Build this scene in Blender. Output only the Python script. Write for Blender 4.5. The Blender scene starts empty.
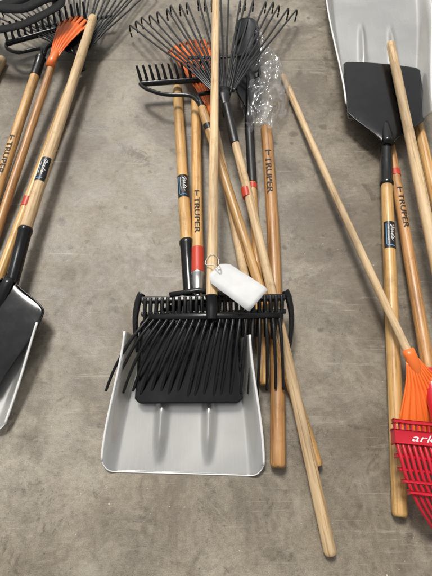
import bpy, bmesh, math, random
from mathutils import Vector, Matrix, noise
random.seed(7)
V=Vector
scene=bpy.context.scene
COL=bpy.context.collection

# ---------------------------------------------------------------- materials
def newmat(name):
    m=bpy.data.materials.new(name); m.use_nodes=True
    nt=m.node_tree; b=nt.nodes['Principled BSDF']
    return m,nt,b
def N(nt,t,**k):
    n=nt.nodes.new(t)
    for a,v in k.items(): setattr(n,a,v)
    return n
def ramp(nt,stops,interp='LINEAR'):
    r=N(nt,'ShaderNodeValToRGB'); r.color_ramp.interpolation=interp
    e=r.color_ramp.elements
    e[0].position=stops[0][0]; e[0].color=(*stops[0][1],1)
    e[1].position=stops[-1][0]; e[1].color=(*stops[-1][1],1)
    for p,c in stops[1:-1]:
        x=e.new(p); x.color=(*c,1)
    return r
def g(v): return (v,v,v)
def noise_tex(nt,vec,scale,detail=6,rough=.6,dist=0):
    n=N(nt,'ShaderNodeTexNoise'); n.inputs['Scale'].default_value=scale
    n.inputs['Detail'].default_value=detail; n.inputs['Roughness'].default_value=rough
    n.inputs['Distortion'].default_value=dist
    nt.links.new(vec,n.inputs['Vector']); return n
def mix(nt,fac,a,b,mode='MIX'):
    m=N(nt,'ShaderNodeMix',data_type='RGBA',blend_type=mode)
    for sock,val in ((m.inputs[0],fac),(m.inputs[6],a),(m.inputs[7],b)):
        if hasattr(val,'is_linked') or hasattr(val,'links'): nt.links.new(val,sock)
        elif isinstance(val,(int,float)): sock.default_value=val
        else: sock.default_value=(*val,1)
    return m.outputs[2]
def bump(nt,b,h,strength,dist):
    n=N(nt,'ShaderNodeBump'); n.inputs['Strength'].default_value=strength; n.inputs['Distance'].default_value=dist
    nt.links.new(h,n.inputs['Height']); nt.links.new(n.outputs[0],b.inputs['Normal'])

def wood(name,light,mid,dark,rough=.5,coat=0):
    m,nt,b=newmat(name)
    at=N(nt,'ShaderNodeAttribute'); at.attribute_name='tc'
    oi=N(nt,'ShaderNodeObjectInfo')
    mul=N(nt,'ShaderNodeMath',operation='MULTIPLY'); nt.links.new(oi.outputs['Random'],mul.inputs[0]); mul.inputs[1].default_value=9
    add=N(nt,'ShaderNodeVectorMath',operation='ADD'); nt.links.new(at.outputs['Vector'],add.inputs[0]); nt.links.new(mul.outputs[0],add.inputs[1])
    mp=N(nt,'ShaderNodeMapping'); mp.inputs['Scale'].default_value=(1,1,.035); nt.links.new(add.outputs[0],mp.inputs['Vector'])
    n1=noise_tex(nt,mp.outputs[0],170,5,.65,.4)
    mp2=N(nt,'ShaderNodeMapping'); mp2.inputs['Scale'].default_value=(1,1,.10); nt.links.new(add.outputs[0],mp2.inputs['Vector'])
    n2=noise_tex(nt,mp2.outputs[0],30,4,.6,.8)
    r1=ramp(nt,[(.36,dark),(.47,mid),(.62,light)]); nt.links.new(n1.outputs[0],r1.inputs[0])
    r2=ramp(nt,[(.3,g(.64)),(.5,g(1.0)),(.75,g(1.15))]); nt.links.new(n2.outputs[0],r2.inputs[0])
    c=mix(nt,1.0,r1.outputs[0],r2.outputs[0],'MULTIPLY')
    n3=noise_tex(nt,add.outputs[0],11,8,.78)
    r3=ramp(nt,[(.54,g(0)),(.70,g(.48))]); nt.links.new(n3.outputs[0],r3.inputs[0])
    c=mix(nt,r3.outputs[0],c,(dark[0]*.5,dark[1]*.46,dark[2]*.42))
    vr=N(nt,'ShaderNodeHueSaturation'); nt.links.new(c,vr.inputs['Color'])
    mr=N(nt,'ShaderNodeMapRange'); mr.inputs[3].default_value=.84; mr.inputs[4].default_value=1.12; nt.links.new(oi.outputs['Random'],mr.inputs[0]); nt.links.new(mr.outputs[0],vr.inputs['Value'])
    nt.links.new(vr.outputs[0],b.inputs['Base Color'])
    rr=ramp(nt,[(.35,g(rough-.08)),(.65,g(rough+.15))]); nt.links.new(n3.outputs[0],rr.inputs[0]); nt.links.new(rr.outputs[0],b.inputs['Roughness'])
    b.inputs['Coat Weight'].default_value=coat; b.inputs['Coat Roughness'].default_value=.24
    bump(nt,b,n1.outputs[0],.3,.001)
    return m
W_RAW=wood('raw_ash_wood',(.79,.59,.36),(.70,.49,.265),(.46,.29,.14),.56,.0)
W_VAR=wood('varnished_wood',(.73,.455,.19),(.62,.35,.12),(.38,.185,.06),.43,.20)
W_DARK=wood('brown_varnished_wood',(.56,.305,.12),(.46,.23,.08),(.27,.12,.04),.43,.20)
W_HONEY=wood('honey_wood',(.77,.49,.20),(.68,.40,.14),(.46,.24,.072),.40,.25)

def metal(name,col,rough,metallic,scale=60,coat=0,dust=0,bs=.12):
    m,nt,b=newmat(name)
    tc=N(nt,'ShaderNodeTexCoord')
    n=noise_tex(nt,tc.outputs['Object'],scale,6,.7)
    r=ramp(nt,[(.3,g(max(0,rough-.08))),(.7,g(rough+.10))]); nt.links.new(n.outputs[0],r.inputs[0])
    nt.links.new(r.outputs[0],b.inputs['Roughness'])
    n2=noise_tex(nt,tc.outputs['Object'],14,8,.75)
    r2=ramp(nt,[(.5,g(0)),(.8,g(1))]); nt.links.new(n2.outputs[0],r2.inputs[0])
    dm=N(nt,'ShaderNodeMath',operation='MULTIPLY'); nt.links.new(r2.outputs[0],dm.inputs[0]); dm.inputs[1].default_value=dust
    c=mix(nt,dm.outputs[0],col,(.30,.27,.23))
    nt.links.new(c,b.inputs['Base Color'])
    b.inputs['Metallic'].default_value=metallic
    b.inputs['Coat Weight'].default_value=coat
    bump(nt,b,n.outputs[0],bs,.001)
    return m
BLACK=metal('black_painted_steel',(.003,.003,.0035),.17,0,22,0,.02,.05)
BLACKM=metal('matte_black_steel',(.006,.006,.0062),.27,0,90,0,.03)
RUBBER=metal('black_grip_plastic',(.007,.007,.008),.40,0,90,0,.03)
WEB=metal('black_webbing',(.006,.006,.0065),.75,0,220,0,.0,.3)
WEB.node_tree.nodes['Principled BSDF'].inputs['Specular IOR Level'].default_value=.25
ORANGE=metal('orange_plastic',(.90,.19,.03),.34,0,50,.2,.08)
RED=metal('red_plastic',(.55,.011,.028),.30,0,50,.3,.05)
REDP=metal('red_band',(.55,.05,.02),.4,0,50,0,.05)
STEEL=metal('galvanised_ferrule',(.55,.55,.54),.35,.9,120)
WHITE=metal('white_print',(.80,.80,.78),.5,0)
BLUEP=metal('blue_print',(.10,.30,.50),.5,0)
INK=metal('burnt_black_ink',(.025,.018,.012),.6,0)
STICK=metal('black_sticker',(.008,.008,.010),.35,0)
STRING=metal('white_string',(.7,.68,.62),.8,0)
# scoop sheet
ALU,nt,b=newmat('clear_grey_scoop_sheet')
tc=N(nt,'ShaderNodeTexCoord')
n2=noise_tex(nt,tc.outputs['Object'],4,5,.55,.3)
mp=N(nt,'ShaderNodeMapping'); mp.inputs['Scale'].default_value=(1,.03,1); mp.inputs['Rotation'].default_value=(0,0,.08); nt.links.new(tc.outputs['Object'],mp.inputs['Vector'])
n1=noise_tex(nt,mp.outputs[0],220,5,.7)
r=ramp(nt,[(.35,(.72,.71,.68)),(.65,(.82,.81,.78))]); nt.links.new(n2.outputs[0],r.inputs[0])
r2=ramp(nt,[(.50,g(0)),(.72,g(.4))]); nt.links.new(n1.outputs[0],r2.inputs[0])
nt.links.new(mix(nt,r2.outputs[0],r.outputs[0],(.92,.92,.90)),b.inputs['Base Color'])
rr=ramp(nt,[(.35,g(.24)),(.65,g(.32))]); nt.links.new(n2.outputs[0],rr.inputs[0]); nt.links.new(rr.outputs[0],b.inputs['Roughness'])
b.inputs['Metallic'].default_value=.7; b.inputs['Coat Weight'].default_value=.3; b.inputs['Coat Roughness'].default_value=.12
bump(nt,b,n1.outputs[0],.05,.001)
o=nt.nodes['Material Output']; tr=N(nt,'ShaderNodeBsdfTransparent'); tr.inputs[0].default_value=(.97,.97,.96,1)
ms=N(nt,'ShaderNodeMixShader'); ms.inputs[0].default_value=.64; nt.links.new(tr.outputs[0],ms.inputs[1]); nt.links.new(b.outputs[0],ms.inputs[2]); nt.links.new(ms.outputs[0],o.inputs[0])
RIMM=metal('pale_worn_rim',(.88,.88,.86),.28,.1,80)
# paper tag
PAPER,nt,b=newmat('tag_paper'); tc=N(nt,'ShaderNodeTexCoord'); n=noise_tex(nt,tc.outputs['Object'],30)
r=ramp(nt,[(.3,(.62,.62,.61)),(.7,(.71,.71,.70))]); nt.links.new(n.outputs[0],r.inputs[0]); nt.links.new(r.outputs[0],b.inputs['Base Color']); b.inputs['Roughness'].default_value=.6
# clear wrap
WRAP,nt,b=newmat('clear_plastic_film')
o=nt.nodes['Material Output']; tr=N(nt,'ShaderNodeBsdfTransparent'); gl=N(nt,'ShaderNodeBsdfGlossy'); gl.inputs['Roughness'].default_value=.09
di=N(nt,'ShaderNodeBsdfDiffuse'); di.inputs[0].default_value=(.90,.91,.91,1)
lw_=N(nt,'ShaderNodeLayerWeight'); lw_.inputs['Blend'].default_value=.35
ma=N(nt,'ShaderNodeMath',operation='MULTIPLY_ADD'); nt.links.new(lw_.outputs['Facing'],ma.inputs[0]); ma.inputs[1].default_value=.42; ma.inputs[2].default_value=0.05
ma.use_clamp=True
m1=N(nt,'ShaderNodeMixShader'); m1.inputs[0].default_value=.11; nt.links.new(tr.outputs[0],m1.inputs[1]); nt.links.new(di.outputs[0],m1.inputs[2])
m2=N(nt,'ShaderNodeMixShader'); nt.links.new(ma.outputs[0],m2.inputs[0]); nt.links.new(m1.outputs[0],m2.inputs[1]); nt.links.new(gl.outputs[0],m2.inputs[2])
nt.links.new(m2.outputs[0],o.inputs[0])

# concrete
CON,nt,b=newmat('worn_concrete')
tc=N(nt,'ShaderNodeTexCoord'); ov=tc.outputs['Object']
big=noise_tex(nt,ov,1.6,9,.62,.6); med=noise_tex(nt,ov,8,9,.73,.7); fine=noise_tex(nt,ov,70,8,.8); grit=noise_tex(nt,ov,420,3,.7)
r=ramp(nt,[(.36,(.175,.143,.100)),(.5,(.248,.212,.157)),(.64,(.325,.286,.223))]); nt.links.new(big.outputs[0],r.inputs[0])
r2=ramp(nt,[(.34,g(.66)),(.5,g(1.0)),(.66,g(1.20))]); nt.links.new(med.outputs[0],r2.inputs[0])
c=mix(nt,.9,r.outputs[0],r2.outputs[0],'MULTIPLY')
r3=ramp(nt,[(.32,g(.52)),(.5,g(1.0)),(.68,g(1.34))]); nt.links.new(fine.outputs[0],r3.inputs[0])
c=mix(nt,.75,c,r3.outputs[0],'MULTIPLY')
r4=ramp(nt,[(.32,g(.62)),(.68,g(1.30))]); nt.links.new(grit.outputs[0],r4.inputs[0])
c=mix(nt,.72,c,r4.outputs[0],'MULTIPLY')
# dark stains with ragged edges
mp=N(nt,'ShaderNodeMapping'); mp.inputs['Location'].default_value=(3.1,1.7,0); nt.links.new(ov,mp.inputs['Vector'])
st=noise_tex(nt,mp.outputs[0],2.3,12,.72,.8)
rs=ramp(nt,[(.49,g(0)),(.56,g(.5)),(.67,g(.85))]); nt.links.new(st.outputs[0],rs.inputs[0])
c=mix(nt,rs.outputs[0],c,(.108,.082,.055))
# lighter worn patches
mp=N(nt,'ShaderNodeMapping'); mp.inputs['Location'].default_value=(6.4,2.2,0); nt.links.new(ov,mp.inputs['Vector'])
lw=noise_tex(nt,mp.outputs[0],3.2,12,.76,.5)
rs=ramp(nt,[(.53,g(0)),(.63,g(.35)),(.74,g(.55))]); nt.links.new(lw.outputs[0],rs.inputs[0])
c=mix(nt,rs.outputs[0],c,(.41,.373,.303))
# small dark blotches
mp=N(nt,'ShaderNodeMapping'); mp.inputs['Location'].default_value=(8.3,5.7,0); nt.links.new(ov,mp.inputs['Vector'])
sb_=noise_tex(nt,mp.outputs[0],12,11,.78,.5)
rs=ramp(nt,[(.56,g(0)),(.63,g(.65)),(.7,g(.85))]); nt.links.new(sb_.outputs[0],rs.inputs[0])
c=mix(nt,rs.outputs[0],c,(.072,.054,.037))
# drips and oil spots
for scl,th_,rad in ((7,.66,.12),(17,.66,.16)):
    vo3=N(nt,'ShaderNodeTexVoronoi'); vo3.inputs['Scale'].default_value=scl; nt.links.new(mix(nt,.05,ov,med.outputs['Color'],'ADD'),vo3.inputs['Vector'])
    rv3=ramp(nt,[(.0,g(.8)),(rad*.65,g(.6)),(rad,g(0))]); nt.links.new(vo3.outputs['Distance'],rv3.inputs[0])
    sp=N(nt,'ShaderNodeSeparateColor'); nt.links.new(vo3.outputs['Color'],sp.inputs[0])
    gt=N(nt,'ShaderNodeMath',operation='GREATER_THAN'); nt.links.new(sp.outputs[0],gt.inputs[0]); gt.inputs[1].default_value=th_
    m3=N(nt,'ShaderNodeMath',operation='MULTIPLY'); nt.links.new(rv3.outputs[0],m3.inputs[0]); nt.links.new(gt.outputs[0],m3.inputs[1])
    c=mix(nt,m3.outputs[0],c,(.075,.057,.04))
# fine dark pits and specks
vo2=N(nt,'ShaderNodeTexVoronoi'); vo2.inputs['Scale'].default_value=60; nt.links.new(ov,vo2.inputs['Vector'])
rv2=ramp(nt,[(.0,g(.85)),(.07,g(.65)),(.12,g(0))]); nt.links.new(vo2.outputs['Distance'],rv2.inputs[0])
gate2=ramp(nt,[(.44,g(0)),(.52,g(1))]); nt.links.new(sb_.outputs[0],gate2.inputs[0])
mm2=N(nt,'ShaderNodeMath',operation='MULTIPLY'); nt.links.new(rv2.outputs[0],mm2.inputs[0]); nt.links.new(gate2.outputs[0],mm2.inputs[1])
c=mix(nt,mm2.outputs[0],c,(.05,.038,.027))
# pale scuffs and thin scratches at different angles
for rot,loc,s0_,st_ in ((.8,0,3,9),(-1.0,4.2,3,9),(.25,7.7,4,30),(-.6,2.9,5,34),(1.2,5.1,4,34)):
    mp=N(nt,'ShaderNodeMapping'); mp.inputs['Scale'].default_value=(1,st_,1); mp.inputs['Rotation'].default_value=(0,0,rot); mp.inputs['Location'].default_value=(loc,loc,0); nt.links.new(ov,mp.inputs['Vector'])
    sc=noise_tex(nt,mp.outputs[0],s0_,10,.74,.6)
    rc=ramp(nt,[(.61,g(0)),(.71,g(.5))]); nt.links.new(sc.outputs[0],rc.inputs[0])
    c=mix(nt,rc.outputs[0],c,(.46,.425,.355))
# white specks of paint and grit
for scl,rad,th_ in ((26,.055,.50),(60,.085,.53)):
    vo=N(nt,'ShaderNodeTexVoronoi'); vo.inputs['Scale'].default_value=scl; nt.links.new(ov,vo.inputs['Vector'])
    rv=ramp(nt,[(.0,g(.95)),(rad*.6,g(.8)),(rad,g(0))]); nt.links.new(vo.outputs['Distance'],rv.inputs[0])
    gate=ramp(nt,[(th_,g(0)),(th_+.05,g(1))]); nt.links.new(med.outputs[0],gate.inputs[0])
    mm=N(nt,'ShaderNodeMath',operation='MULTIPLY'); nt.links.new(rv.outputs[0],mm.inputs[0]); nt.links.new(gate.outputs[0],mm.inputs[1])
    c=mix(nt,mm.outputs[0],c,(.62,.595,.53))
# faint score line across the slab
sx=N(nt,'ShaderNodeSeparateXYZ'); nt.links.new(ov,sx.inputs[0])
wob=N(nt,'ShaderNodeMath',operation='MULTIPLY_ADD'); nt.links.new(fine.outputs[0],wob.inputs[0]); wob.inputs[1].default_value=.006; nt.links.new(sx.outputs['Y'],wob.inputs[2])
sb=N(nt,'ShaderNodeMath',operation='SUBTRACT'); nt.links.new(wob.outputs[0],sb.inputs[0]); sb.inputs[1].default_value=1.49
ab=N(nt,'ShaderNodeMath',operation='ABSOLUTE'); nt.links.new(sb.outputs[0],ab.inputs[0])
rl=ramp(nt,[(.0,g(.6)),(.003,g(.4)),(.006,g(0))]); nt.links.new(ab.outputs[0],rl.inputs[0])
c=mix(nt,rl.outputs[0],c,(.10,.08,.06))
nt.links.new(c,b.inputs['Base Color'])
rr=ramp(nt,[(.35,g(.27)),(.65,g(.60))]); nt.links.new(med.outputs[0],rr.inputs[0]); nt.links.new(rr.outputs[0],b.inputs['Roughness'])
hh=mix(nt,.5,fine.outputs[0],grit.outputs[0]); bump(nt,b,hh,.42,.002)

# ---------------------------------------------------------------- building helpers
def thing(name,base,label,cat,group=None):
    e=bpy.data.objects.new(name,None); e.empty_display_size=.05; e.location=V(base); COL.objects.link(e)
    e['label']=label; e['category']=cat
    if group: e['group']=group
    return e
def root_of(o):
    while o.parent: o=o.parent
    return o
def part(name,parent,bm,mat,smooth=True,label=None,solid=0,angle=None):
    me=bpy.data.meshes.new(name)
    if parent is not None:
        off=-root_of(parent).location
        bmesh.ops.translate(bm,verts=bm.verts,vec=off)
    bmesh.ops.recalc_face_normals(bm,faces=bm.faces)
    bm.to_mesh(me); bm.free()
    for p in me.polygons: p.use_smooth=smooth
    me.materials.append(mat)
    o=bpy.data.objects.new(name,me); COL.objects.link(o)
    if parent is not None: o.parent=parent
    if label: o['label']=label
    if solid:
        s=o.modifiers.new('thick','SOLIDIFY'); s.thickness=solid; s.offset=0
    if angle is not None:
        me.set_sharp_from_angle(angle=math.radians(angle))
    return o
def tube(bm,pts,rad,segs=14,flat=1.0,up=V((0,0,1)),cap=True,rot=0):
    pts=[V(p) for p in pts]
    if not hasattr(rad,'__len__'): rad=[rad]*len(pts)
    lay=bm.verts.layers.float_vector.get('tc') or bm.verts.layers.float_vector.new('tc')
    rings=[];L=0
    for i,p in enumerate(pts):
        a=pts[max(i-1,0)]; c=pts[min(i+1,len(pts)-1)]
        d=(c-a).normalized()
        if abs(d.dot(up))>.95: u0=V((0,1,0))
        else: u0=up
        s=d.cross(u0).normalized(); u=s.cross(d).normalized()
        if i: L+=(p-pts[i-1]).length
        ring=[]
        for k in range(segs):
            t=2*math.pi*k/segs+rot
            x=math.cos(t)*rad[i]; y=math.sin(t)*rad[i]*flat
            v=bm.verts.new(p+s*x+u*y); v[lay]=V((x,y,L)); ring.append(v)
        rings.append(ring)
    for i in range(len(rings)-1):
        for k in range(segs):
            bm.faces.new((rings[i][k],rings[i][(k+1)%segs],rings[i+1][(k+1)%segs],rings[i+1][k]))
    if cap:
        bm.faces.new(rings[0][::-1]); bm.faces.new(rings[-1])
    return bm
def lerp(a,b,t): return V(a).lerp(V(b),t)
def handle(parent,a,b,r,mat,name='handle',segs=20,bow=.0,label=None):
    a=V(a);b=V(b);L=(b-a).length;n=26
    ph=random.random()*6
    d=(b-a).normalized(); s=d.cross(V((0,0,1))).normalized()
    pts=[];rad=[]
    for i,t in enumerate([0,.004/L*.5,.008/L]+[k/n for k in range(1,n)]+[1-.008/L,1-.003/L,1]):
        pts.append(a+(b-a)*t+s*bow*math.sin(math.pi*t))
        rr=r*(1+.03*math.sin(t*5+ph)+.015*math.sin(t*17+ph))
        rad.append(rr)
    rad[0]*=.72; rad[1]*=.9; rad[-1]*=.72; rad[-2]*=.9
    bm=bmesh.new(); tube(bm,pts,rad,segs)
    return part(name,parent,bm,mat,label=label,angle=50)
def sleeve(parent,a,b,r0,r1,mat,name,segs=20,lips=True):
    a=V(a);b=V(b)
    bm=bmesh.new()
    if lips:
        tube(bm,[a,lerp(a,b,.02),lerp(a,b,.07),lerp(a,b,.10),lerp(a,b,.55),lerp(a,b,.93),b],[r0*.98,r0*1.1,r0*1.1,r0,(r0+r1)/2,r1,r1*.98],segs)
    else: tube(bm,[a,lerp(a,b,.5),b],[r0,(r0+r1)/2,r1],segs)
    return part(name,parent,bm,mat,angle=40)
def text_mesh(body,shear=0,bold=.012):
    cu=bpy.data.curves.new('lettering','FONT'); cu.body=body; cu.size=1; cu.resolution_u=3; cu.offset=bold; cu.shear=shear
    ob=bpy.data.objects.new('lettering',cu); COL.objects.link(ob)
    dg=bpy.context.evaluated_depsgraph_get(); me=bpy.data.meshes.new_from_object(ob.evaluated_get(dg))
    bpy.data.objects.remove(ob); bpy.data.curves.remove(cu)
    bm=bmesh.new(); bm.from_mesh(me); bpy.data.meshes.remove(me)
    return bm
def fit(bm,x0,x1,y0,y1):
    xs=[v.co.x for v in bm.verts]; ys=[v.co.y for v in bm.verts]
    a,bx,c,d=min(xs),max(xs),min(ys),max(ys)
    for v in bm.verts:
        v.co=V((x0+(v.co.x-a)/(bx-a)*(x1-x0), y0+(v.co.y-c)/(d-c)*(y1-y0),0))
def box2(bm,x0,x1,y0,y1):
    vs=[bm.verts.new(p) for p in ((x0,y0,0),(x1,y0,0),(x1,y1,0),(x0,y1,0))]; bm.faces.new(vs)
def wrap_on(bm,start,d,r,cut=.002):
    """bend a flat mesh (x along handle, y round it) on to a round handle"""
    ys=[v.co.y for v in bm.verts]; y=min(ys)+cut
    while y<max(ys):
        bmesh.ops.bisect_plane(bm,geom=bm.verts[:]+bm.edges[:]+bm.faces[:],plane_co=(0,y,0),plane_no=(0,1,0)); y+=cut
    d=V(d).normalized(); up=V((0,0,1)); side=up.cross(d).normalized(); up=d.cross(side)
    for v in bm.verts:
        t=v.co.y/r
        v.co=V(start)+d*v.co.x+up*(r*math.cos(t))+side*(r*math.sin(t))
    return bm
def lettering(parent,a,b,pos,length,r,body='TRUPER',cap=.015,mark=True,mat=INK,name='brand_lettering'):
    a=V(a);b=V(b);d=(b-a).normalized()
    bm=text_mesh(body); x0=length*.17 if mark else 0
    fit(bm,x0,length,-cap/2,cap/2)
    if mark:
        w=length*.13;t=cap*.22
        box2(bm,0,t,-cap/2,cap/2); box2(bm,t*1.01,w,-t/2,t/2)
    wrap_on(bm,a+d*pos,d,r+.0009)
    return part(name,parent,bm,mat,smooth=False)
def sticker(parent,a,b,pos,length,r):
    a=V(a);b=V(b);d=(b-a).normalized(); h=r*2.3
    bm=bmesh.new(); n=8
    for i in range(n): box2(bm,length*i/n,length*(i+1)/n,-h/2,h/2)
    wrap_on(bm,a+d*pos,d,r+.0010)
    st=part('sticker',parent,bm,STICK)
    bm=bmesh.new()
    keys=[(.08,.1),(.13,.8),(.19,.5),(.15,-.6),(.22,-.3),(.27,.35),(.31,-.05),(.28,-.45),(.34,-.35),(.38,.3),(.40,-.4),(.46,-.2),(.52,.85),(.50,-.4),(.57,-.3),(.61,.3),(.64,-.1),(.61,-.45),(.68,-.3),(.76,.15)]
    def stroke(keys,fx,fy,w0,w1):
        pts=[]
        for i in range(len(keys)-1):
            p0,p1,p2,p3=[keys[max(0,min(len(keys)-1,k))] for k in (i-1,i,i+1,i+2)]
            for k in range(5):
                t=k/5; pts.append(tuple(.5*((2*p1[m])+(p2[m]-p0[m])*t+(2*p0[m]-5*p1[m]+4*p2[m]-p3[m])*t*t+(3*p1[m]-p0[m]-3*p2[m]+p3[m])*t**3) for m in (0,1)))
        pts=[(fx(x,y),fy(x,y)) for x,y in pts]
        for i in range(len(pts)-1):
            (x0,y0),(x1,y1)=pts[i],pts[i+1]; dx,dy=x1-x0,y1-y0; l=math.hypot(dx,dy) or 1; w=w0+w1*abs(dy)/l; nx,ny=-dy/l*w,dx/l*w
            vs=[bm.verts.new(p) for p in ((x0-nx,y0-ny,0),(x1-nx,y1-ny,0),(x1+nx,y1+ny,0),(x0+nx,y0+ny,0))]; bm.faces.new(vs)
    stroke(keys,lambda x,y:(x*.98+.06*y+.03)*length,lambda x,y:y*h*.22+h*.12,.0004,.0006)
    k2=[(.15+.6*i/26,(.9 if i%2 else -.7)*random.uniform(.5,1)) for i in range(27)]
    stroke(k2,lambda x,y:x*length,lambda x,y:y*h*.05-h*.19,.0003,.0002)
    wrap_on(bm,a+d*pos,d,r+.0018)
    part('emblem',st,bm,WHITE,smooth=False)
    bm=bmesh.new(); box2(bm,length*.10,length*.88,-h*.34,-h*.285); box2(bm,length*.90,length*.935,-h*.28,h*.26)
    wrap_on(bm,a+d*pos,d,r+.0018)
    part('printed_line',st,bm,BLUEP,smooth=False)
def frame(o,d,roll=0):
    y=V(d).normalized(); z=V((0,0,1)); x=y.cross(z).normalized(); z=x.cross(y)
    m=Matrix((x,y,z)).transposed().to_4x4(); m.translation=V(o)
    return m@Matrix.Rotation(roll,4,'Y')
def sm(t): t=max(0,min(1,t)); return t*t*(3-2*t)
def rbox(bm,F,x0,x1,y0,y1,z0,z1,bev):
    r=bmesh.ops.create_cube(bm,size=1)
    for v in r['verts']:
        v.co=F@V((x0 if v.co.x<0 else x1, y0 if v.co.y<0 else y1, z0 if v.co.z<0 else z1))
    bmesh.ops.bevel(bm,geom=list({e for v in r['verts'] for e in v.link_edges}),offset=bev,segments=3,affect='EDGES',profile=.5)

CE=.90
def pan(F,y0,y1,wf,hf,zf,back=0,ribs=None,nx=96,ny=64,corner=.03,wallfrac=.14,crown=0):
    """sheet shovel pan: floor, rolled side walls, optional back wall and pressed ribs"""
    bm=bmesh.new(); rows=[]
    for j in range(ny+1):
        t=j/ny; row=[]
        for i in range(nx+1):
            a=-1+2*i/nx
            yy=y0+(y1-y0)*t
            yy-=corner*t*t*max(0,(abs(a)-CE+.06)/(1.06-CE))**2.6
            w=wf(t); h=hf(t)
            x=w*a
            z=zf(t)+h*sm((abs(a)-(1-wallfrac))/wallfrac)**1.1+crown*(1-a*a)
            if back: z+=back*(1-sm((yy-y0)/.05))
            if ribs:
                for (rx,ra,rb,rh) in ribs:
                    if ra<yy<rb:
                        q=(yy-ra)/(rb-ra); wd=.0120*(1-.4*q)
                        z+=rh*sm(q/.30)*sm((1-q)/.4)*math.exp(-((x-rx)/wd)**2)
            row.append(bm.verts.new(F@V((x,yy,z))))
        rows.append(row)
    for j in range(ny):
        for i in range(nx):
            bm.faces.new((rows[j][i],rows[j][i+1],rows[j+1][i+1],rows[j+1][i]))
    return bm
def rim(F,y0,y1,wf,hf,zf,side,r=.0030,corner=.03):
    pts=[]
    for j in range(30):
        t=j/29; yy=y0+(y1-y0)*t-corner*t*t
        pts.append(F@V((side*wf(t),yy,zf(t)+hf(t))))
    bm=bmesh.new(); tube(bm,pts,r,8); return bm

def scoop(thing_o,base,tip,black_len,black_w,g0,g1,gw0,gw1,gh0,gh1,shoulder=.07,lift=.03,shift=0,rib=(-.03,.135),taper=0,ribh=.017,bshift=0,corner=.022):
    F=frame(base,V(tip)-V(base)); 
    wf=lambda t:gw0+(gw1-gw0)*sm(t)**.8; hf=lambda t:gh0*(1-t)**.8+gh1
    zf=lambda t:-.010-.006*math.sin(math.pi*t)
    FS=F@Matrix.Translation((shift,0,0))
    r0,r1=black_len+rib[0],black_len+rib[1]
    bm=pan(FS,g0,g1,wf,hf,zf,ribs=[(-.055,r0,r1,ribh),(.055,r0,r1,ribh)],corner=corner,wallfrac=.20)
    p=part('scoop_pan',thing_o,bm,ALU,solid=.0022)
    for s in (-1,1):
        part('rolled_rim',p,rim(FS,g0,g1,wf,hf,zf,s,corner=corner),RIMM)
    pts=[]
    for i in range(61):
        a=-1+2*i/60
        yy=g1-corner*max(0,(abs(a)-CE+.06)/(1.06-CE))**2.6
        pts.append(FS@V((gw1*a,yy,-.010+gh1*sm((abs(a)-.80)/.20)**1.1)))
    bm=bmesh.new(); tube(bm,pts,.0016,6); part('front_lip',p,bm,RIMM)
    def bw(t):
        y=t*black_len
        return .019+(black_w-.019)*sm(y/shoulder)**.8*(1-taper*sm((t-.25)/.75)) + .004*t
    bh=lambda t:.010*(1-t)
    bz=lambda t:lift*(1-sm(t*black_len/(shoulder*1.4)))+.008
    FB=F@Matrix.Rotation(math.atan2(bshift,black_len),4,'Z') if bshift else F
    bm=pan(FB,0,black_len,bw,bh,bz,corner=.012,wallfrac=.06,crown=.006)
    part('black_blade_plate',thing_o,bm,BLACK,solid=.003)
    bm=bmesh.new()
    pts=[F@V((0,y,lift*(1-sm(y/(shoulder*1.4)))+.014-.010*sm(y/(black_len*.55)))) for y in [-.005,.01,.03,.05,.08,.11]]
    tube(bm,pts,[.017,.0175,.017,.015,.011,.005],14,.8); part('socket_frog',thing_o,bm,BLACK)

def smooth_pts(pts,m=5):
    P=[V(p) for p in pts]; Q=[]
    for i in range(len(P)-1):
        p0=P[max(i-1,0)];p1=P[i];p2=P[i+1];p3=P[min(i+2,len(P)-1)]
        for k in range(m):
            t=k/m
            Q.append(.5*((2*p1)+(p2-p0)*t+(2*p0-5*p1+4*p2-p3)*t*t+(3*p1-p0-3*p2+p3)*t**3))
    Q.append(P[-1]); return Q
def tine(head,pts,r0,r1,mat,flat=1,segs=8,name='tine'):
    Q=smooth_pts(pts); n=len(Q)
    bm=bmesh.new(); tube(bm,Q,[r0+(r1-r0)*i/(n-1) for i in range(n)],segs,flat)
    return part(name,head,bm,mat)

def leaf_rake_head(t,apex,cdir,spread,length,n,zend=.03,hook=.045,skew=0):
    apex=V(apex); F=frame(apex,V((math.sin(cdir),math.cos(cdir),0)))
    bm=bmesh.new()
    tube(bm,[F@V((0,-.09,0)),F@V((0,-.03,0)),F@V((0,.0,0)),F@V((0,.03,-.002))],[.0125,.013,.022,.026],14,.55)
    head=part('rake_head',t,bm,BLACKM)
    rb=.20; hw=rb*math.tan(spread)*.86
    bm=bmesh.new(); tube(bm,[F@V((x*hw,rb+.006*x*x,-.007)) for x in (-1,-.5,0,.5,1)],.008,8,.45); part('brace_bar',head,bm,BLACKM)
    for s in (-1,1):
        tine(head,[F@V((s*.02,.0,.004)),F@V((s*.045,.10,.014)),F@V((s*hw*.62,rb,.002))],.0035,.0035,BLACKM,name='brace_wire')
    dz=apex.z-zend
    for i in range(n):
        q=-1+2*i/(n-1); a=q*spread
        Lq=length*(1-.05*q*q+skew*q)*(1+random.uniform(-.02,.02)); a+=random.uniform(-.014,.014)
        def at(s,z): return F@V((math.sin(a)*s+q*.02,math.cos(a)*s,z))
        tine(head,[at(.02,0),at(.12,.004),at(rb,.0),at(Lq*.6,-dz*.45),at(Lq*.93,-dz*.9),at(Lq*.985,-dz),at(Lq,-dz-hook*.5),at(Lq*.985,-dz-hook)],.0042,.0032,BLACKM,.6)
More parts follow.
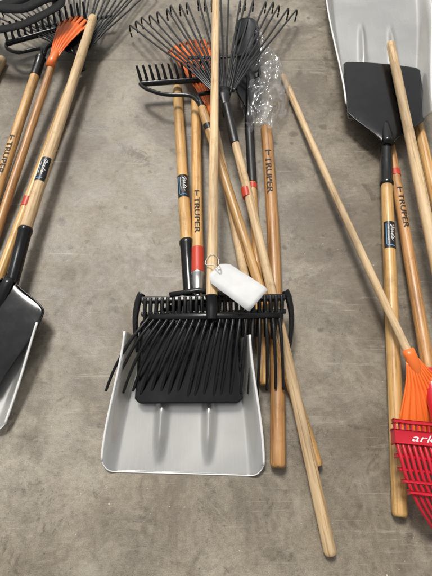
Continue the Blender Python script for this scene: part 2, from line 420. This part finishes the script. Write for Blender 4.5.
def bow_rake_head(t,apex,hl,hr,teeth=14,up=.055,fwd=.02,mat=BLACKM):
    apex=V(apex);hl=V(hl);hr=V(hr)
    mid=(hl+hr)/2; d=(mid-apex).normalized()
    bm=bmesh.new(); tube(bm,[hl,lerp(hl,hr,.5),hr],.010,10,1.0); head=part('rake_bar',t,bm,mat,angle=40)
    for e,s in ((hl,-1),(hr,1)):
        q=e-mid
        tine(head,[apex+q*.03,apex+d*.05+q*.10,lerp(apex,mid,.45)+q*.62,lerp(apex,mid,.75)+q*.93,e],.007,.006,mat,name='bow_arm')
    for i in range(teeth):
        p=lerp(hl,hr,(i+.3)/(teeth-.4))
        o=d*fwd
        tine(head,[p,p+o*.6+V((0,0,up*.5)),p+o*1.6+V((0,0,up))],.0062,.0036,mat,.8,name='tooth')
    return head
def plastic_rake_head(t,base,d,length,hw,n=11,mat=ORANGE,bend=.0,solidfrac=.5,sock=1.0,flare=.62):
    """moulded fan: one solid webbed plate that splits into flat fingers with down-turned ends"""
    F=frame(base,d)
    bm=bmesh.new(); tube(bm,[F@V((0,-.05*sock,0)),F@V((0,-.02*sock,0)),F@V((0,.01,0)),F@V((0,.030,-.002)),F@V((0,.045,-.004))],[.0140,.0150,.0145,.010,.004],16,.75)
    head=part('rake_head',t,bm,mat)
    def hwid(y): 
        q=max(0,y/length)
        return .015+(hw-.015)*sm(.12+q*.88)**flare*(q**.35 if q>0 else 0)
    def z(y): return -.002-.03*(y/length)**2+bend*y
    y1=length*solidfrac
    def pt(a,y,dz=0): return F@V((a*hwid(y),y-.03*(a*a)*min(1,y/y1),z(y)+dz+.004*(1-a*a)))
    bm=bmesh.new(); nx=(n-1)*6; ny=18; rows=[]
    for j in range(ny+1):
        y=.0+y1*j/ny; s=sm(j/6)
        rows.append([bm.verts.new(pt(-1+2*i/nx,y,.0028*s*math.cos(i/6*2*math.pi))) for i in range(nx+1)])
    for j in range(ny):
        for i in range(nx): bm.faces.new((rows[j][i],rows[j][i+1],rows[j+1][i+1],rows[j+1][i]))
    part('webbed_palm',head,bm,mat,solid=.003)
    gap=2/(n-1)
    for i in range(n):
        a0=-1+gap*i; bm=bmesh.new(); rows=[]
        for k in range(10):
            f=[solidfrac-.03+(.97-solidfrac)*x for x in (0,.1,.25,.45,.62,.78,.9,1)]+[1.0,1.0]
            y=length*f[k]; hwf=gap*(.44-.12*sm((f[k]-.5)/.5)); dz=(0,0,0,0,0,0,-.002,-.009,-.020,-.034)[k]
            rows.append([bm.verts.new(pt(max(-1.02,min(1.02,a0+hwf*m)),y,dz+.0032*(1-abs(m)))) for m in (-1,-.5,0,.5,1)])
        for j in range(len(rows)-1):
            for k in range(4): bm.faces.new((rows[j][k],rows[j][k+1],rows[j+1][k+1],rows[j+1][k]))
        part('tine',head,bm,mat,solid=.003)
    return head

# ---------------------------------------------------------------- floor
bm=bmesh.new(); S=30
vs=[bm.verts.new(p) for p in ((-S,-S,0),(S,-S,0),(S,S,0),(-S,S,0))]; bm.faces.new(vs)
gr=part('ground',None,bm,CON,smooth=False); gr['kind']='structure'; gr['label']='worn grey brown concrete floor with stains'

G_SCOOP='scoop shovels laid out on the concrete floor'
G_LEAF='wire leaf rakes laid out in the tool bundles'
G_BOW='bow rakes laid out in the tool bundles'
G_PLAS='orange plastic rakes laid out in the tool bundles'

# ================================================================ centre bundle
a=V((-.135,1.306,.022)); s0=V((-.078,.628,.062)); bl=V((-.064,.470,.062)); 
T=thing('scoop_shovel',(-.07,.30,0),'clear grey scoop shovel with black plate under a many tined fork','scoop shovel',G_SCOOP)
handle(T,a,s0,.0165,W_HONEY)
sleeve(T,lerp(a,s0,.97),bl+V((0,-.006,0)),.0185,.017,BLACK,'socket')
sticker(T,a,s0,.43,.085,.0168)
scoop(T,bl,V((-.075,.06,.010)),.255,.121,.10,.405,.146,.180,.055,.012,shoulder=.07,lift=.0,shift=0,bshift=.008)
# landscape rake
T=thing('landscape_rake',(-.045,.46,0),'black steel garden rake with long straight bar and wooden handle','rake')
a=V((-.069,1.248,.022)); b2=V((-.048,.588,.07)); e=V((-.045,.470,.078))
handle(T,a,b2,.0155,W_VAR); sleeve(T,lerp(a,b2,.955),lerp(b2,e,.4),.0168,.0168,REDP,'red_collar',lips=False)
sleeve(T,lerp(b2,e,.40),e,.0158,.010,STEEL,'ferrule')
lettering(T,a,b2,.435,.155,.0157,cap=.015)
hl=V((-.184,.456,.080)); hr=V((.172,.464,.080)); FB=frame(hl,hr-hl); LB=(hr-hl).length
bm=bmesh.new(); rbox(bm,FB,-.010,.004,0,LB,-.006,.010,.002); head=part('rake_bar',T,bm,BLACKM,angle=30)
bm=bmesh.new(); rbox(bm,FB,.026,.036,0,LB,-.012,-.001,.002); part('slotted_rail',head,bm,BLACKM,angle=30)
bm=bmesh.new(); tube(bm,[e+V((-.07,-.0,.012)),e+V((0,.012,.014)),e+V((.07,.0,.012))],.007,10,.8); part('mounting_bracket',head,bm,BLACKM)
nT=25
for i in range(nT):
    yy=.010+(LB-.020)*i/(nT-1)
    p=FB@V((0,yy,.0)); k=random.uniform(.88,1.12); s=random.uniform(-.003,.003)
    tine(head,[p+V((0,.006,.008)),p+V((0,-.02,.004)),p+V((s,-.052,-.008)),p+V((2*s,-.082*k,-.034))],.0058,.0038,BLACKM,1.0,6,name='tooth')
for p,s in ((hl,-1),(hr,1)):
    tine(head,[p+V((0,.020,.006)),p+V((s*.009,.0,.0)),p+V((s*.014,-.05,-.014)),p+V((s*.006,-.118,-.036))],.0105,.005,BLACKM,.7,6,name='end_hook')
# bedding fork
T=thing('bedding_fork',(-.01,.40,0),'black many tined bedding fork on long pale wooden handle','fork')
a=V((.002,1.900,.150)); b3=V((-.010,.440,.118))
handle(T,a,b3,.0130,W_RAW)
sleeve(T,lerp(a,b3,.990),V((-.010,.395,.110)),.0145,.013,BLACKM,'socket')
cl=V((-.158,.404,.104)); cr=V((.150,.408,.104))
bm=bmesh.new(); tube(bm,[cl,lerp(cl,cr,.5)+V((0,0,.004)),cr],.0090,10,.8); head=part('fork_crossbar',T,bm,BLACKM)
nt_=21
for i in range(nt_):
    q=i/(nt_-1); p=lerp(cl,cr,q); c_=min(0,2*q-1)
    tx=-.255+(.158+.255)*q+random.uniform(-.003,.003); ty=.250-.022*math.sin(math.pi*q)+random.uniform(-.006,.006)
    ex=V((tx,ty,.040)); m1=lerp(p,ex,.35)+V((.006*c_,0,.016)); m2=lerp(p,ex,.72)+V((.006*c_,0,.012))
    tine(head,[p+V((0,.012,.002)),p,m1,m2,ex],.0050,.0032,BLACKM)
# bow rake
T=thing('bow_rake',(-.05,1.14,0),'black bow rake head on wooden handle lying under fan rake','rake',G_BOW)
a=V((-.045,1.128,.092)); b4=V((.226,.083,.016))
handle(T,a,b4,.0135,W_VAR,bow=.0)
sleeve(T,V((-.051,1.150,.093)),lerp(a,b4,.09),.010,.0150,BLACKM,'socket',lips=False)
bow_rake_head(T,(-.051,1.150,.092),(-.257,1.278,.060),(.027,1.308,.060),14)
# leaf rake
T=thing('leaf_rake',(.02,1.15,0),'black wire leaf rake with wide fan of tines and long handle','leaf rake',G_LEAF)
a=V((.037,1.085,.104)); b5=V((.235,-.086,.0135))
handle(T,a,b5,.0128,W_RAW,bow=-.006)
sleeve(T,lerp(a,b5,-.03),lerp(a,b5,.10),.0140,.0142,RUBBER,'black_sleeve')
sleeve(T,lerp(a,b5,.235),lerp(a,b5,.26),.0137,.0137,REDP,'red_collar',lips=False)
leaf_rake_head(T,(.025,1.165,.104),math.radians(-5),math.radians(31),.61,22,zend=.06,skew=.03)
# drain spade
T=thing('trenching_spade',(.105,1.18,0),'narrow black trenching spade with rounded blade, partly in plastic film','spade')
F=frame((.109,1.17,.030),V((.004,.45,.022)))
bm=bmesh.new(); rows=[]; ny=40;nx=14
for j in range(ny+1):
    t=j/ny; w=.012+.031*sm(t/.16); 
    if t>.8: w*=math.sqrt(max(0.0008,1-((t-.8)/.2)**2))
    rows.append([bm.verts.new(F@V((w*(-1+2*i/nx),.02+.43*t,.014*(-1+2*i/nx)**2*(w/.043)+.004+.02*t))) for i in range(nx+1)])
for j in range(ny):
    for i in range(nx): bm.faces.new((rows[j][i],rows[j][i+1],rows[j+1][i+1],rows[j+1][i]))
part('blade',T,bm,BLACK,solid=.003)
bm=bmesh.new(); tube(bm,[F@V((0,-.07,-.004)),F@V((0,0,.0)),F@V((0,.06,.004)),F@V((0,.16,.008)),F@V((0,.24,.010))],[.0145,.0150,.012,.008,.003],14,.8); part('socket',T,bm,BLACK)
a=V((.109,1.110,.022)); b6=V((.115,.264,.022))
handle(T,a,b6,.0125,W_VAR); sleeve(T,a,lerp(a,b6,.27),.0145,.0142,RUBBER,'black_sleeve')
sleeve(T,lerp(a,b6,.275),lerp(a,b6,.30),.0137,.0137,REDP,'red_collar',lips=False)
# thick handle
T=thing('tool_handle',(.15,.6,0),'thick brown varnished wooden tool handle with burnt black lettering','tool handle')
a=V((.165,1.118,.019)); b7=V((.137,.080,.019))
handle(T,a,b7,.0180,W_DARK,bow=-.010); lettering(T,V((.1655,1.118,.019)),V((.160,.802,.019)),.115,.17,.0183,cap=.020)
# orange rake
T=thing('plastic_rake',(-.03,1.2,0),'orange plastic rake half hidden under black fan rake','plastic rake',G_PLAS)
a=V((-.012,1.165,.040)); b8=V((.092,.440,.040))
handle(T,a,b8,.0120,W_RAW)
plastic_rake_head(T,(-.018,1.195,.046),V((-.062,.30,.030)),.36,.092,8,solidfrac=.80)
# plastic film wrap
T=thing('plastic_wrap',(.18,1.25,0),'crumpled clear plastic film around spade and handle ends','plastic film')
bm=bmesh.new(); rows=[]; nx=60;ny=110
for j in range(ny+1):
    t=j/ny; row=[]
    y=1.08+.46*t
    cx=.152+.028*math.sin(t*3.3-.4)-.008*t; w=.032+.056*math.sin(math.pi*min(1,t*1.03))**.75
    for i in range(nx+1):
        a_=-1+2*i/nx
        nz=noise.turbulence(V((a_*1.4,t*4.8,.3)),3,True)
        x=cx+w*a_+.014*noise.noise(V((a_*2,t*7,4)))
        z=.012+.048*(1-a_*a_)+.045*nz*(1-.5*abs(a_))
        row.append(bm.verts.new((x,y+.012*noise.noise(V((a_*3,t*7,9))),z)))
    rows.append(row)
for j in range(ny):
    for i in range(nx): bm.faces.new((rows[j][i],rows[j][i+1],rows[j+1][i+1],rows[j+1][i]))
part('film_sheet',T,bm,WRAP,smooth=True)
# tag
T=thing('hang_tag',(.04,.47,.14),'blank white paper tag on string tied to the fork handle','tag')
F=Matrix.Translation((.048,.472,.142))@Matrix.Rotation(math.radians(-40),4,'Z')@Matrix.Rotation(math.radians(4),4,'Y')
bm=bmesh.new(); l,w=.066,.036; c_=.016; nseg=14; rows=[]
for i in range(nseg+1):
    x=-l+2*l*i/nseg
    ww=w if x>-l+c_ else w-(c_-(x+l))*.9
    if x>l-.003: ww-=.002
    rows.append([bm.verts.new(F@V((x,ww*k,.006*math.sin(x*26)+.003*k*x*20))) for k in (-1,-.5,0,.5,1)])
for i in range(nseg):
    for k in range(4): bm.faces.new((rows[i][k],rows[i+1][k],rows[i+1][k+1],rows[i][k+1]))
part('paper_card',T,bm,PAPER,solid=.0006)
tg=F@V((-l+.012,0,.002))
tine(T,[tg+V((0,0,.002)),tg+V((-.010,.012,.004)),V((-.022,.53,.134)),V((-.026,.545,.124)),V((-.010,.56,.1385)),V((.006,.55,.126)),V((.006,.535,.134)),tg+V((.004,.006,.004)),tg+V((0,0,.001))],.0011,.0011,STRING,name='string')

# ================================================================ right bundle
T=thing('scoop_shovel',(.53,1.2,0),'clear grey scoop shovel with black plate and worn wooden handle','scoop shovel',G_SCOOP)
bl=V((.530,1.005,.050)); s0=V((.508,.870,.045)); b=V((.388,-.016,.017))
handle(T,s0,b,.0165,W_HONEY); sleeve(T,lerp(s0,b,.02),bl,.0185,.017,BLACK,'socket')
sticker(T,s0,b,.155,.085,.0168)
scoop(T,bl,V((.655,1.95,.03)),.385,.128,.12,.90,.136,.205,.022,.035,shoulder=.15,lift=.0,rib=(-.03,.30))
T=thing('tool_handle',(.6,.9,0),'pale straight wooden tool handle lying on a scoop shovel','tool handle')
handle(T,(.613,1.456,.085),(.562,.360,.075),.0150,W_RAW)
T=thing('plastic_rake',(.45,.3,0),'orange plastic rake on long thin pale wooden handle','plastic rake',G_PLAS)
handle(T,(.240,1.385,.012),(.452,.318,.078),.0105,W_RAW,bow=.006)
plastic_rake_head(T,(.455,.308,.080),V((.085,-.26,-.055)),.215,.108,11,solidfrac=.80,sock=.5,flare=.75)
T=thing('red_rake',(.44,.14,0),'bright red plastic rake with white lettering on its bar','rake')
a=V((.559,1.040,.020)); b=V((.505,.290,.045)); hd=V((.480,.150,.085))
handle(T,a,b,.0150,W_DARK); sleeve(T,b,lerp(b,hd,.9),.0168,.014,RED,'socket')
sleeve(T,lerp(a,b,.15),lerp(a,b,.18),.0162,.0162,REDP,'red_collar',lips=False)
lettering(T,a,b,.19,.15,.0153,cap=.016)
hl=V((.374,.138,.092)); hr=V((.600,.116,.092))
F=frame(hl,hr-hl)   # y along the bar, x towards the viewer side, z up
bm=bmesh.new(); Lb=(hr-hl).length
rbox(bm,F,-.012,.016,0,Lb,-.008,.008,.003)
rbox(bm,F,-.034,-.027,.004,Lb,-.008,.004,.002)
rbox(bm,F,.036,.043,.004,Lb,-.010,.002,.002)
for xx,dy in ((.062,.008),(.084,.014),(.104,.024)): rbox(bm,F,xx,xx+.006,dy,Lb,-.010,.001,.002)
yy=.006
while yy<Lb: rbox(bm,F,-.030,-.010,yy-.0018,yy+.0018,-.006,.003,.0008); yy+=.0118
head=part('rake_bar',T,bm,RED,angle=40)
bm=text_mesh('ark',shear=.35,bold=.0); fit(bm,.036,.086,-.0072,.0072)
for v in bm.verts: v.co=F@V((.002-v.co.y,v.co.x,.0092))
part('lettering',head,bm,WHITE,smooth=False)
nn=20
for i in range(nn):
    q=i/(nn-1); p=F@V((.014,.006+q*(Lb-.012),0)); k=random.uniform(.97,1.03)
    tine(head,[p+V((0,.01,0)),p+V((.003,-.03,.004)),p+V((.010,-.072,-.002)),p+V((.030,-.118*k,-.016)),p+V((.062,-.155*k,-.048)),p+V((.076,-.167*k,-.074))],.0043,.0032,RED,1.2)
T=thing('tool_handle',(.66,.9,0),'wooden tool handle with dark end beside a scoop shovel','tool handle')
handle(T,(.672,1.20,.018),(.640,.45,.018),.0160,W_VAR); 
bm=bmesh.new(); tube(bm,[(.760,1.43,.020),(.720,1.31,.019),(.672,1.19,.018)],[.012,.016,.0178],16); part('black_socket',T,bm,BLACK)

# ================================================================ left bundle
T=thing('scoop_shovel',(-.55,.4,0),'clear grey scoop shovel with tapered black blade and pale handle','scoop shovel',G_SCOOP)
a=V((-.450,1.607,.085)); s0=V((-.526,.671,.060)); bl=V((-.532,.525,.050))
handle(T,a,s0,.0160,W_RAW); sleeve(T,lerp(a,s0,.98),bl,.0180,.017,BLACK,'socket')
sticker(T,a,s0,.68,.085,.0165)
scoop(T,bl,V((-.645,.10,.012)),.280,.122,.09,.350,.124,.136,.030,.010,shoulder=.06,lift=0,taper=.34)
T=thing('bow_rake',(-.6,1.4,0),'black bow rake with lettered wooden handle among bundled tools','rake',G_BOW)
a=V((-.616,1.413,.060)); b=V((-.656,.767,.030))
handle(T,a,b,.0155,W_VAR); sleeve(T,a,lerp(a,b,.14),.0165,.0168,BLACKM,'socket'); 
lettering(T,a,b,.37,.15,.0158,cap=.017)
bow_rake_head(T,(-.612,1.425,.060),(-.759,1.500,.055),(-.483,1.636,.055),14)
T=thing('plastic_rake',(-.56,1.4,0),'orange plastic rake tangled with black wire rakes','plastic rake',G_PLAS)
a=V((-.565,1.365,.070)); b=V((-.630,.661,.018))
handle(T,a,b,.0125,W_DARK); plastic_rake_head(T,(-.560,1.395,.080),V((.050,.26,.02)),.26,.055,7,solidfrac=.78)
T=thing('leaf_rake',(-.48,1.44,0),'black wire leaf rake with splayed tines in bundled tools','leaf rake',G_LEAF)
a=V((-.492,1.38,.040)); b=V((-.600,.45,.014))
handle(T,a,b,.0128,W_HONEY); sleeve(T,lerp(a,b,-.03),lerp(a,b,.09),.0140,.0142,RUBBER,'black_sleeve')
sleeve(T,lerp(a,b,.600),lerp(a,b,.635),.0140,.0140,REDP,'red_collar',lips=False)
leaf_rake_head(T,(-.486,1.443,.055),math.radians(-14),math.radians(40),.50,26,zend=.045)
T=thing('tool_handle',(-.83,1.3,0),'pale wooden tool handle lying beside a bundle of rakes','tool handle')
handle(T,(-.782,1.470,.018),(-.835,.95,.018),.0155,W_RAW)
T=thing('carry_strap',(-.7,1.55,0),'loose black strap looped over the rake heads','strap')
def ribbon(parent,pts,width,name,tw0=0,tw1=0):
    Q=smooth_pts(pts,10); bm=bmesh.new(); rows=[]
    for i,p in enumerate(Q):
        d=(Q[min(i+1,len(Q)-1)]-Q[max(i-1,0)]).normalized(); s=d.cross(V((0,0,1))).normalized(); u=s.cross(d)
        t=tw0+(tw1-tw0)*i/(len(Q)-1); s2=s*math.cos(t)+u*math.sin(t)
        rows.append([bm.verts.new(p+s2*width*k) for k in (-1,1)])
    for j in range(len(rows)-1):
        bm.faces.new((rows[j][0],rows[j][1],rows[j+1][1],rows[j+1][0]))
    part(name,parent,bm,WEB,solid=.0025,smooth=True)
ribbon(T,[(-.92,1.60,.07),(-.84,1.50,.11),(-.76,1.46,.13),(-.67,1.47,.140),(-.60,1.52,.145),(-.555,1.58,.145),(-.58,1.64,.145),(-.66,1.65,.14),(-.74,1.60,.135),(-.82,1.60,.12),(-.90,1.68,.10)],.024,'webbing',0,.3)
ribbon(T,[(-.93,1.52,.06),(-.85,1.56,.125),(-.76,1.55,.15),(-.67,1.54,.155),(-.60,1.60,.155),(-.53,1.67,.14),(-.50,1.78,.11)],.022,'webbing_tail',.1,-.3)

# ---------------------------------------------------------------- light
w=bpy.data.worlds.new('World'); scene.world=w; w.use_nodes=True; nt=w.node_tree
bg=nt.nodes['Background']; sky=N(nt,'ShaderNodeTexSky',sky_type='NISHITA'); sky.sun_disc=False
sky.sun_elevation=math.radians(60); sky.sun_rotation=math.radians(-20); sky.air_density=1.2; sky.dust_density=4
hs=N(nt,'ShaderNodeHueSaturation'); hs.inputs['Saturation'].default_value=.12
nt.links.new(sky.outputs[0],hs.inputs['Color']); nt.links.new(hs.outputs[0],bg.inputs[0]); bg.inputs[1].default_value=.100
sd=bpy.data.lights.new('sun','SUN'); sd.energy=2.5; sd.angle=math.radians(14); sd.color=(1,.955,.885)
so=bpy.data.objects.new('sun',sd); COL.objects.link(so)
el=math.radians(60); az=math.radians(-20)
D=V((math.sin(az)*math.cos(el),math.cos(az)*math.cos(el),math.sin(el)))
so.rotation_euler=D.to_track_quat('Z','Y').to_euler()
# camera
cd=bpy.data.cameras.new('camera'); cam=bpy.data.objects.new('camera',cd); COL.objects.link(cam)
cam.location=(0,0,1.05); cam.rotation_euler=(math.radians(27),0,0)
cd.sensor_fit='VERTICAL'; cd.sensor_height=24; cd.lens=433/576*24; cd.clip_start=.02; cd.clip_end=200
scene.camera=cam
scene.view_settings.view_transform='Standard'; scene.view_settings.look='None'; scene.view_settings.exposure=0
